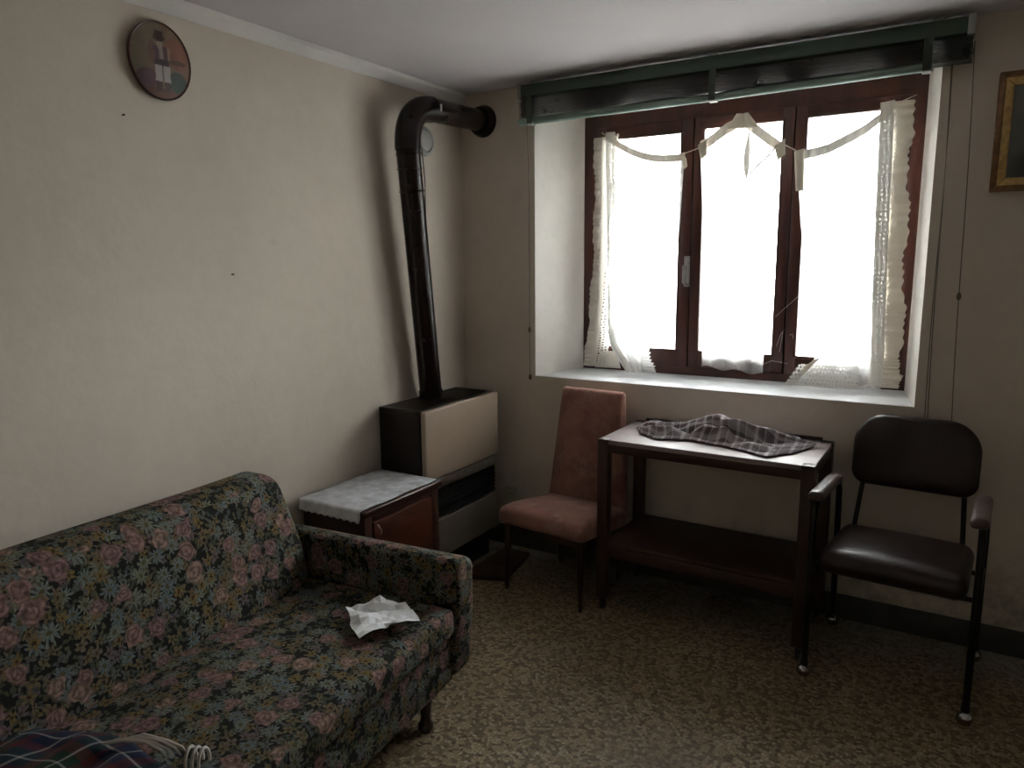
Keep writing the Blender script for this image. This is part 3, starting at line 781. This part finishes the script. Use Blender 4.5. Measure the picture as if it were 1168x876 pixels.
obj('face_frame', bm, 'cabdark', ns, True)
d_ = obj('door', box(NB(), x1 - .012, x1 + .008, y0 + .056, y1 - .054, .076, .510, .004), 'cabinet', ns, True)
bm = NB(); tube(bm, [(x1 + .010, -1.150, .500), (x1 + .022, -1.147, .485), (x1 + .022, -1.138, .470), (x1 + .012, -1.132, .455)], .0018, 8)
hh = obj('pull', bm, 'steel', d_, True); hh['label'] = 'thin bent metal pull'
for yy in (y0 + .03, y1 - .03):
    for xx in (x0 + .025, x1 - .025): obj('foot', box(NB(), xx - .016, xx + .016, yy - .016, yy + .016, 0, .022, .002), 'cabdark', ns, True)
bm = NB()
def run_f(u, v):     # u along the depth (x), v from the far end to the camera side with an overhang
    x = lerp(.036, .362, u) + .003 * math.sin(v * 15); L = v * .60
    y = -.752 - L; z = .5722 + .0012 * noise.noise(Vector((x * 25, y * 25, 1))) + .0012
    if L > .476:
        e = L - .476; y = -.752 - .476 - .004 - e * .08; z = .5725 - e * .34 - .004 * math.sin(u * 60) * (e > .1)
        z -= 0
    return Vector((x, y, z))
grid(bm, run_f, 30, 40, .33, .6)
t_ = M_basic('greyish_lace_runner', (.58, .60, .64), .9, spec=.1, var=.28, vscale=22, bump=.35, bscale=140)
tag(obj('lace_runner', bm, t_, smooth=180, solid=.0018), 'greyish white lace runner covering the top of the low walnut cabinet', 'cloth')

# ================================================================== GAS HEATER
ht = thing('gas_heater', 'brown gas heater with beige front panel standing in the room corner', 'heater', (.15, -.43, 0))
HX0, HX1, HY0, HY1 = .022, .256, -.728, -.128
bm = NB(); box(bm, HX0, HX1, HY0, HY1, .10, .838, .006); obj('body', bm, 'heater', ht, True)
bm = NB(); box(bm, HX0, HX1 + .004, HY0, HY0 + .03, .836, .858, .004); box(bm, HX0, HX1 + .004, HY1 - .03, HY1, .836, .858, .004); box(bm, HX0, HX0 + .02, HY0 + .02, HY1 - .02, .836, .858, .004); box(bm, HX1 - .026, HX1 + .004, HY0 + .02, HY1 - .02, .836, .858, .004)
tf = obj('top_frame', bm, 'heater', ht, True)
sl0 = None
for k in range(34):
    y = HY0 + .036 + k * (HY1 - HY0 - .072) / 33
    if sl0 is None:
        sl0 = obj('slat', box(NB(), HX0 + .018, HX1 - .022, -.0045, .0045, .840, .855, .001, 1), 'heater', tf, True)
        sl0.location.y = y; base_y = sl0.location.y
    else:
        c_ = sl0.copy(); COL.objects.link(c_); c_.parent = tf; c_.location.y = y
for k in range(2): obj('cross_bar', box(NB(), HX0 + .07 + k * .08, HX0 + .078 + k * .08, HY0 + .03, HY1 - .03, .838, .850), 'heater', tf, True)
obj('front_panel', box(NB(), HX1 + .002, .286, HY0 + .002, HY1 - .002, .535, .856, .008, 3), 'heatpanel', ht, True)
obj('metal_strip', box(NB(), HX1 - .004, .281, HY0 + .004, HY1 - .004, .484, .531, .003), 'steel', ht, True)
obj('grille_recess', box(NB(), HX1 - .006, .262, HY0 + .006, HY1 - .006, .340, .482, .002), 'black', ht, True)
for k in range(6): obj('louvre', hexa(NB(), [(.262, HY0 + .022, .352 + k * .021), (.276, HY0 + .022, .350 + k * .021), (.276, HY1 - .022, .350 + k * .021), (.262, HY1 - .022, .352 + k * .021), (.262, HY0 + .022, .360 + k * .021), (.276, HY0 + .022, .354 + k * .021), (.276, HY1 - .022, .354 + k * .021), (.262, HY1 - .022, .360 + k * .021)]), 'black', ht, True)
obj('lower_panel', box(NB(), HX1 - .004, .283, HY0 + .002, HY1 - .002, .150, .336, .006, 3), 'heatlow', ht, True)
bm = NB(); box(bm, HX0 + .02, HX1 - .02, HY0 + .03, HY1 - .03, .0, .11, .003); obj('plinth', bm, 'black', ht, True)

# ------------------------------------------------------------------ flue pipe
sp = thing('stove_pipe', 'dark brown enamelled flue pipe rising from the heater into the back wall', 'pipe', (.09, -.42, .86))
A = Vector((.092, -.428, .864)); B = Vector((.118, -.577, 1.99))
obj('riser', tube(NB(), [A + (B - A) * (k / 10) for k in range(11)], [.053] * 11, 28), 'pipe', sp, True, smooth=40)
obj('base_collar', tube(NB(), [A, A + Vector((0, -.004, .03))], .058, 28), 'pipe', sp, True, smooth=40)
C = Vector((.128, -.42, 2.183)); Dd = Vector((.138, -.0, 2.194)); K = Vector((.120, -.592, 2.172))
pts = []
for k in range(13):
    t = k / 12; pts.append(B * (1 - t) ** 2 + K * 2 * t * (1 - t) + C * t * t)
obj('elbow', tube(NB(), pts, [.058] + [.0575] * 11 + [.058], 28), 'pipe', sp, True, smooth=40)
obj('cross_pipe', tube(NB(), [C, (C + Dd) / 2, Dd + Vector((0, -.002, 0))], .0515, 28), 'pipe', sp, True, smooth=40)
for t in (.0, .93, .985):
    q = A + (B - A) * (t if t else .845); d = (B - A).normalized()
    obj('joint_ring', tube(NB(), [q - d * .005, q, q + d * .005], [.054, .058, .054], 28), 'pipe', sp, True, smooth=60)
e = (Dd - C).normalized()
obj('wall_rosette', tube(NB(), [Dd - e * .045, Dd - e * .040, Dd - e * .022, Dd - e * .006, Dd - e * .002], [.053, .066, .072, .078, .078], 32), 'pipe', sp, True, smooth=40)
obj('label_sticker', box(NB(), C.x + .045, C.x + .0535, C.y + .006, C.y + .016, C.z - .012, C.z + .020), 'endcap', sp, True)
bm = NB(); tube(bm, [(.170, -.545, 1.99), (.178, -.540, 1.86), (.166, -.528, 1.70), (.168, -.500, 1.40), (.158, -.455, 1.00), (.150, -.430, .862)], .0025, 6)
obj('wire', bm, 'black', sp, True)

# ------------------------------------------------------------------ round vent cover on the left wall
bm = NB(); RY = Matrix.Rotation(math.pi / 2, 3, 'Y')
vt = thing('wall_vent', 'round grey white vent cover on the wall behind the flue pipe', 'vent', (.0, -.318, 2.070))
obj('rim', lathe(NB(), [(.002, .0005), (.068, .0005), (.070, .006), (.066, .014), (.054, .018), (.050, .012), (.002, .012)], 36, (0, 0, 0), RY), 'endcap', vt)
obj('cap', lathe(NB(), [(.002, .012), (.047, .012), (.044, .022), (.030, .028), (.002, .029)], 36, (0, 0, 0), RY), 'endcap', vt)

# ------------------------------------------------------------------ oval painted plate
dp = thing('decorative_plate', 'oval glazed plate painted with a costumed figure hanging on the left wall', 'plate', (.0, -1.668, 2.138))
def oval(bm, prof, a, b, n=48):
    rings = []
    for s, x in prof: rings.append([bm.verts.new((x, a * s * math.cos(2 * math.pi * j / n), b * s * math.sin(2 * math.pi * j / n))) for j in range(n)])
    for i in range(len(rings) - 1):
        for j in range(n): bm.faces.new((rings[i][j], rings[i][(j + 1) % n], rings[i + 1][(j + 1) % n], rings[i + 1][j]))
    bm.faces.new(rings[0]); bm.faces.new(rings[-1]); return bm
obj('rim', oval(NB(), [(.80, .001), (.97, .004), (1.0, .012), (1.0, .017), (.985, .020), (.965, .017), (.80, .013)], .106, .119), M_basic('brown_plate_rim', (.075, .025, .015), .3, coat=.4), dp)
def ell(y, z, cy, cz, ry, rz): return ((y - cy) / ry) ** 2 + ((z - cz) / rz) ** 2 < 1
def paint_plate(y, z):       # y right (towards window), z up, both -1..1
    n = noise.noise(Vector((y * 3, z * 3, .5)))
    c = Vector((.20, .135, .08)) + Vector((.06, -.01, -.01)) * (y * .6 + n * .5)
    if z > .25 and y < .1: c = Vector((.19, .15, .10)) * (1 + .3 * n)
    if ell(y, z, .55, .25, .42, .42): c = Vector((.26, .105, .06)) * (1 + .3 * n)
    if z < -.72: c = Vector((.13, .045, .025)) * (1 + .3 * n)
    if ell(y, z, -.52, -.52, .34, .26): c = Vector((.10, .05, .06)) * (1 + .4 * n)
    if ell(y, z, .52, -.50, .33, .28): c = Vector((.022, .045, .028)) * (1 + .4 * n)
    if ell(y, z, .55, .02, .30, .07): c = Vector((.09, .035, .02))
    if ell(y, z, -.30, .20, .13, .32): c = Vector((.17, .09, .06))
    if abs(y + .02) < .24 and -.12 < z < .38: c = Vector((.085, .035, .05)) * (1 + .3 * n)          # jacket
    if abs(y + .28) < .07 and -.1 < z < .25: c = Vector((.15, .08, .06))
    if abs(y - .26) < .05 and .05 < z < .38: c = Vector((.33, .21, .16))
    if abs(y) < .06 and .05 < z < .32: c = Vector((.30, .24, .22))                                      # shirt
    if abs(y) < .25 and -.16 < z < .02: c = Vector((.020, .010, .016))                                  # sash
    if ell(y, z, -.03, .42, .10, .13): c = Vector((.38, .28, .22))                                      # face
    if ell(y, z, -.03, .60, .20, .10) or (abs(y + .02) < .14 and .6 < z < .78): c = Vector((.06, .03, .018))
    if (abs(y + .12) < .12 or abs(y - .15) < .12) and -.56 < z < -.14: c = Vector((.50, .45, .43)) * (1 + .1 * n)   # breeches
    if (abs(y + .12) < .10 or abs(y - .15) < .10) and -.80 < z < -.56: c = Vector((.045, .018, .014))   # boots
    return c
bm = NB(); ca = None
N = 70
vsq = {}
cl_ = bm.verts.layers.float_color.new('paint')
for i in range(N + 1):
    for j in range(N + 1):
        y = -1 + 2 * i / N; z = -1 + 2 * j / N
        # square to disc
        yy = y * math.sqrt(1 - z * z / 2); zz = z * math.sqrt(1 - y * y / 2)
        v = bm.verts.new((.016 + .006 * (1 - yy * yy - zz * zz), yy * .1015, zz * .1140)); q = paint_plate(yy, zz); q = q * .75; v[cl_] = (max(0, q.x), max(0, q.y), max(0, q.z), 1); vsq[i, j] = v
for i in range(N):
    for j in range(N): bm.faces.new((vsq[i, j], vsq[i + 1, j], vsq[i + 1, j + 1], vsq[i, j + 1]))
obj('painting', bm, 'paint', dp, smooth=180)
for (yy, zz, lb) in ((-1.803, 1.955, 'small dark nail in the left wall just below the oval plate'), (-1.449, 1.466, 'small dark nail in the bare middle of the left wall')):
    tag(obj('nail', lathe(NB(), [(.001, -.01), (.002, -.01), (.002, .008), (.0035, .009), (.0035, .011), (.001, .011)], 10, (.0, yy, zz), RY), 'nail'), lb, 'nail', 'nails in the left wall')

# ------------------------------------------------------------------ framed portrait on the back wall
pf = thing('framed_portrait', 'gilt framed dark portrait photograph on the wall right of the window', 'picture', (2.465, 0, 1.93))
FX0, FX1, FZ0, FZ1 = 2.296, 2.634, 1.729, 2.131
def frame_ring(name, m, x0, x1, z0, z1, wd, ya, yb, bev):
    bm = NB()
    for q in ((x0, x0 + wd, z0, z1), (x1 - wd, x1, z0, z1)):
        s_ = 1 if q[0] == x0 else -1
        xo, xi = (q[0], q[1]) if s_ > 0 else (q[1], q[0])
        hexa(bm, [(xo, yb, z0), (xi, yb, z0 + wd), (xi, ya, z0 + wd), (xo, ya, z0), (xo, yb, z1), (xi, yb, z1 - wd), (xi, ya, z1 - wd), (xo, ya, z1)], bev)
    for zo, zi in ((z0, z0 + wd), (z1, z1 - wd)):
        hexa(bm, [(x0, yb, zo), (x1, yb, zo), (x1, ya, zo), (x0, ya, zo), (x0 + wd, yb, zi), (x1 - wd, yb, zi), (x1 - wd, ya, zi), (x0 + wd, ya, zi)], bev)
    return obj(name, bm, m, pf, True)
frame_ring('outer_moulding', 'golddark', FX0, FX1, FZ0, FZ1, .020, -.030, -.001, .003)
frame_ring('inner_moulding', 'gold', FX0 + .016, FX1 - .016, FZ0 + .016, FZ1 - .016, .030, -.024, -.002, .004)
bm = NB(); cl_ = bm.verts.layers.float_color.new('paint'); vsq = {}
for i in range(41):
    for j in range(49):
        u, v_ = i / 40, j / 48; x = lerp(FX0 + .04, FX1 - .04, u); z = lerp(FZ0 + .04, FZ1 - .04, v_)
        g = Vector((.30, .285, .26))
        d = 1 / (1 + math.exp(9 * (math.hypot((u - .5) / .27, (v_ - .56) / .25) - 1))); sh = 1 / (1 + math.exp(8 * (math.hypot((u - .5) / .46, (v_ - .08) / .26) - 1)))
        g = g.lerp(Vector((.014, .015, .016)), min(1, d + sh * .8))
        ve = bm.verts.new((x, -.008, z)); ve[cl_] = (g.x, g.y, g.z, 1); vsq[i, j] = ve
for i in range(40):
    for j in range(48): bm.faces.new((vsq[i, j], vsq[i + 1, j], vsq[i + 1, j + 1], vsq[i, j + 1]))
obj('photograph', bm, 'photo', pf, True, smooth=0)
obj('glass', box(NB(), FX0 + .04, FX1 - .04, -.014, -.012, FZ0 + .04, FZ1 - .04), 'glass', pf, True, smooth=0)

# wall socket by the heater
ws = thing('wall_socket', 'small yellowed socket plate low on the back wall beside the heater', 'socket', (.285, 0, .287))
obj('plate', box(NB(), -.040, .040, -.010, -.0005, -.038, .038, .003), 'plastic', ws)
for x in (-.014, 0, .014): obj('hole', lathe(NB(), [(.001, 0), (.003, 0), (.003, .0012), (.001, .0012)], 10, (x, -.0098, 0), Matrix.Rotation(math.pi / 2, 3, 'X')), 'black', ws)
# reddish board on the floor by the heater
tag(obj('wooden_board', hexa(NB(), [(.30, -.50, .0), (.50, -.42, 0), (.45, -.10, 0), (.30, -.12, 0), (.30, -.50, .025), (.50, -.42, .025), (.45, -.10, .025), (.30, -.12, .025)], .004), 'board'), 'flat reddish brown board on the floor in front of the heater', 'board')

# ================================================================== PINK CHAIR
pc = thing('dining_chair', 'worn pink upholstered chair with tall tapered back by the heater', 'chair', (.760, -.290, 0), math.radians(-6))
def f_ps(p, t):
    w_ = 1 - .05 * (p.y + .2) / .4; p.x *= w_
    p.z -= .11 * (p.y + .20)
    if t.z > 0: p.z += .024 * (1 - t.x ** 2) * (1 - t.y ** 2); p.z -= .012 * max(0, -t.y - .6)
    return p
obj('seat', rbox(NB(), (-.232, -.235, .315), (.232, .19, .405), .034, .04, f_ps), 'pink', pc, smooth=60)
def f_pb(p, t):
    k = (p.z - .33) / .57; p.x *= lerp(.218, .168, k) / .218; p.y += lerp(.0, .052, k) + .012 * t.x ** 2 * (1 if t.y < 0 else 0) - .01 * (1 - t.z ** 2) * (1 - t.x ** 2) * (1 if t.y < 0 else 0)
    return p
obj('backrest', rbox(NB(), (-.218, .140, .30), (.218, .198, .90), .022, .04, f_pb), 'pink', pc, smooth=60)
bm = NB(); box(bm, -.205, .205, -.205, -.185, .285, .322, .003); box(bm, -.205, -.185, -.20, .17, .265, .32, .003); box(bm, .185, .205, -.20, .17, .265, .32, .003)
obj('seat_frame', bm, 'legwood', pc)
for sx in (-1, 1):
    obj('leg', tube(NB(), [(sx * .200, -.205, 0), (sx * .200, -.203, .01), (sx * .195, -.195, .32)], [.009, .010, .018], 12), 'legwood', pc)
    obj('leg', tube(NB(), [(sx * .165, .195, 0), (sx * .165, .193, .01), (sx * .175, .155, .32)], [.009, .010, .018], 12), 'legwood', pc)

# ================================================================== TROLLEY TABLE with scarf
tr = thing('serving_trolley', 'dark wooden trolley table with lower shelf on castors under the window', 'table', (1.416, -.240, 0), math.radians(-.8))
TX, TY, TZ = .4285, .220, .765
for sx in (-1, 1):
    for sy in (-1, 1):
        x = sx * (TX - .0235); y = sy * (TY - .0235)
        lg = obj('leg', box(NB(), x - .0235, x + .0235, y - .0235, y + .0235, .058, TZ, .003), 'trolleyv', tr)
        bm = NB(); tube(bm, [(x, y, .075), (x, y, .048)], .008, 10); box(bm, x - .012, x + .012, y - .014, y + .014, .030, .050, .003)
        cs = obj('castor', bm, 'black', lg)
        obj('wheel', lathe(NB(), [(.004, -.008), (.018, -.008), (.020, -.004), (.020, .004), (.018, .008), (.004, .008)], 18, (x, y, .020), RY), 'black', lg)
obj('tabletop', box(NB(), -TX + .004, TX - .004, -TY + .006, TY - .006, .744, .7635, .002), 'trolleytop', tr)
for ya in (-TY + .008, TY - .026): obj('apron', box(NB(), -TX + .045, TX - .045, ya, ya + .018, .708, .746, .002), 'trolley', tr)
for xa in (-TX + .008, TX - .026): obj('apron', box(NB(), xa, xa + .018, -TY + .045, TY - .045, .708, .746, .002), 'trolley', tr)
obj('back_rail', box(NB(), -TX + .045, TX - .045, TY - .016, TY - .002, .746, .778, .003), 'trolley', tr)
obj('shelf', box(NB(), -TX + .03, TX - .03, -TY + .012, TY - .012, .290, .312, .002), 'redwood', tr)
for ya in (-TY + .010, TY - .028): obj('shelf_rail', box(NB(), -TX + .045, TX - .045, ya, ya + .018, .245, .292, .002), 'redwood', tr)

bm = NB()
S_BACK = [(0, -.165), (.2, -.13), (.5, -.11), (.8, -.10), (1, -.125)]
S_FRONT = [(0, -.215), (.10, -.305), (.20, -.358), (.30, -.325), (.38, -.305), (.47, -.325), (.55, -.335), (.68, -.372), (.83, -.418), (.92, -.33), (1, -.185)]
S_R1Y = [(0, -.19), (.3, -.20), (.5, -.205), (.7, -.225), (1, -.165)]; S_R1A = [(0, .012), (.10, .030), (.28, .036), (.38, .060), (.49, .094), (.60, .088), (.75, .060), (.88, .028), (1, .006)]
S_R2Y = [(0, -.24), (.3, -.245), (.45, -.25), (.6, -.285), (.85, -.36), (1, -.22)]; S_R2A = [(0, .0), (.34, .006), (.42, .058), (.52, .060), (.62, .026), (.8, .012), (1, .002)]
S_R3Y = [(0, -.26), (.12, -.275), (.3, -.285), (1, -.3)]; S_R3A = [(0, .010), (.10, .018), (.18, .045), (.27, .034), (.36, .004), (1, 0)]
def scarf_f(u, v):
    x = lerp(1.060, 1.790, u); y = lerp(curve(S_BACK, u)[0], curve(S_FRONT, u)[0] + .012 * noise.noise(Vector((u * 14, 1.5, 0))), v)
    def rg(Y, A, w0, w1):
        d = y - curve(Y, u)[0]; return curve(A, u)[0] * math.exp(-(d / (w0 if d > 0 else w1)) ** 2)
    r1 = rg(S_R1Y, S_R1A, .060, .034); r2 = rg(S_R2Y, S_R2A, .020, .022); r3 = rg(S_R3Y, S_R3A, .026, .022)
    e = max(0, min(1, v * 9, (1 - v) * 9, u * 14, (1 - u) * 14))
    wr = .005 * noise.noise(Vector((u * 16, v * 6, 4))) + .010 * abs(noise.noise(Vector((u * 7, v * 4, 8))))
    z = .7705 + e * (max(r1, r2, r3) * .75 + .25 * (r1 + r2 + r3) + .5 * wr + .001 + .25 * abs(wr))
    ft = max(0, min(1, v * 5, (1 - v) * 5, u * 10, (1 - u) * 10))
    z += ft * (.0065 * math.sin(v * 30 + u * 11 + 2 * math.sin(u * 9)) + .006 * (1 - abs(noise.noise(Vector((u * 11, v * 5, 2.5)))) * 2.2) * (.3 + 8 * r1))
    z = max(z, .7685)
    y -= .34 * r1 + .22 * r2 + .22 * r3
    x += .22 * (r2 - r3)
    return Vector((x, y, z))
grid(bm, scarf_f, 110, 60, .85, .40)
tag(obj('plaid_scarf', bm, 'scarf', smooth=180, solid=.003), 'crumpled grey and white plaid scarf lying on the trolley table', 'scarf')

# ================================================================== ARMCHAIR
ac = thing('armchair', 'dark brown vinyl armchair with black tube frame and chrome ball castors', 'chair', (2.122, -.335, 0), math.radians(-4))
def f_as(p, t):
    p.x *= 1 - .04 * (p.y + .2)
    p.z -= .07 * (p.y + .22)
    if t.z > 0: p.z += .020 * (1 - t.x ** 2) * (1 - t.y ** 2) - .014 * max(0, -t.y - .55)
    return p
obj('seat', rbox(NB(), (-.226, -.245, .408), (.226, .190, .500), .040, .04, f_as), 'vinyl', ac, smooth=60)
# back pad: rounded outline, larger radius at the top
def back_outline(n=14):
    pts = []; w_, z0, z1 = .214, .628, .905
    for (cx, cz, r, a0) in ((w_ - .055, z0 + .055, .055, -90), (w_ - .115, z1 - .115, .115, 0), (-w_ + .115, z1 - .115, .115, 90), (-w_ + .055, z0 + .055, .055, 180)):
        for k in range(n + 1):
            a = math.radians(a0 + 90 * k / n); pts.append((cx + r * math.cos(a), cz + r * math.sin(a)))
    return pts
ol = back_outline(); cz = .772
bm = NB(); rings = []
for s, yy in ((.0, .216), (.55, .2155), (.85, .219), (.95, .224), (.99, .232), (1., .242), (.99, .254), (.94, .262), (.6, .268), (.0, .268)):
    rings.append([bm.verts.new((x * max(s, .001), yy + .10 * (x * s) ** 2 * -1 + (z - cz) * s * .10, cz + (z - cz) * max(s, .001))) for x, z in ol])
n = len(ol)
for i in range(len(rings) - 1):
    for j in range(n): bm.faces.new((rings[i][j], rings[i][(j + 1) % n], rings[i + 1][(j + 1) % n], rings[i + 1][j]))
bmesh.ops.remove_doubles(bm, verts=bm.verts[:], dist=.0006)
obj('backrest', bm, 'vinyl', ac, smooth=50)
for sx in (-1, 1):
    X = sx * .250
    fl = [(X, -.232, .058), (X, -.232, .20), (X, -.230, .52), (X * .995, -.224, .625), (X * .99, -.205, .660), (X * .965, -.17, .671), (X * .965, .0, .668), (X * .965, .10, .660), (X * .99, .165, .640), (X * .995, .195, .60), (X, .210, .50), (X, .228, .20), (X, .230, .058)]
    k = 6
    obj('leg', tube(NB(), fl[:k + 1], .0115, 12), 'tube', ac, smooth=60)
    obj('leg', tube(NB(), fl[k:], .0115, 12), 'tube', ac, smooth=60)
    obj('side_rail', tube(NB(), [(X, -.230, .395), (X, .215, .375)], .009, 10), 'tube', ac)
    def f_pad(p, t, X=X): 
        p.z += -.05 * (p.y + .11) * .6; p.z += .006 * (1 - t.x ** 2) * (1 if t.z > 0 else 0); p.z -= .014 * max(0, t.y - .6)
        return p
    obj('armrest', rbox(NB(), (X * .955 - .026, -.272, .670), (X * .955 + .026, .065, .702), .014, .03, f_pad), 'armpad', ac, smooth=60)
    obj('back_support', tube(NB(), [(sx * .185, .165, .40), (sx * .180, .185, .50), (sx * .168, .250, .68), (sx * .166, .262, .80)], [.009] * 4, 10), 'tube', ac, smooth=60)
    for y in (-.232, .230):
        cst = obj('castor', ball(NB(), (X, y, .0252), .025, 20), 'chrome', ac, smooth=60)
        obj('castor_stem', lathe(NB(), [(.004, .044), (.010, .046), (.014, .050), (.014, .062), (.012, .068), (.004, .068)], 14, (X, y, 0)), 'tube', cst)
for y, z in ((-.16, .400), (.14, .380)):
    obj('cross_bar', tube(NB(), [(-.250, y, z), (.250, y, z)], .009, 10), 'tube', ac)
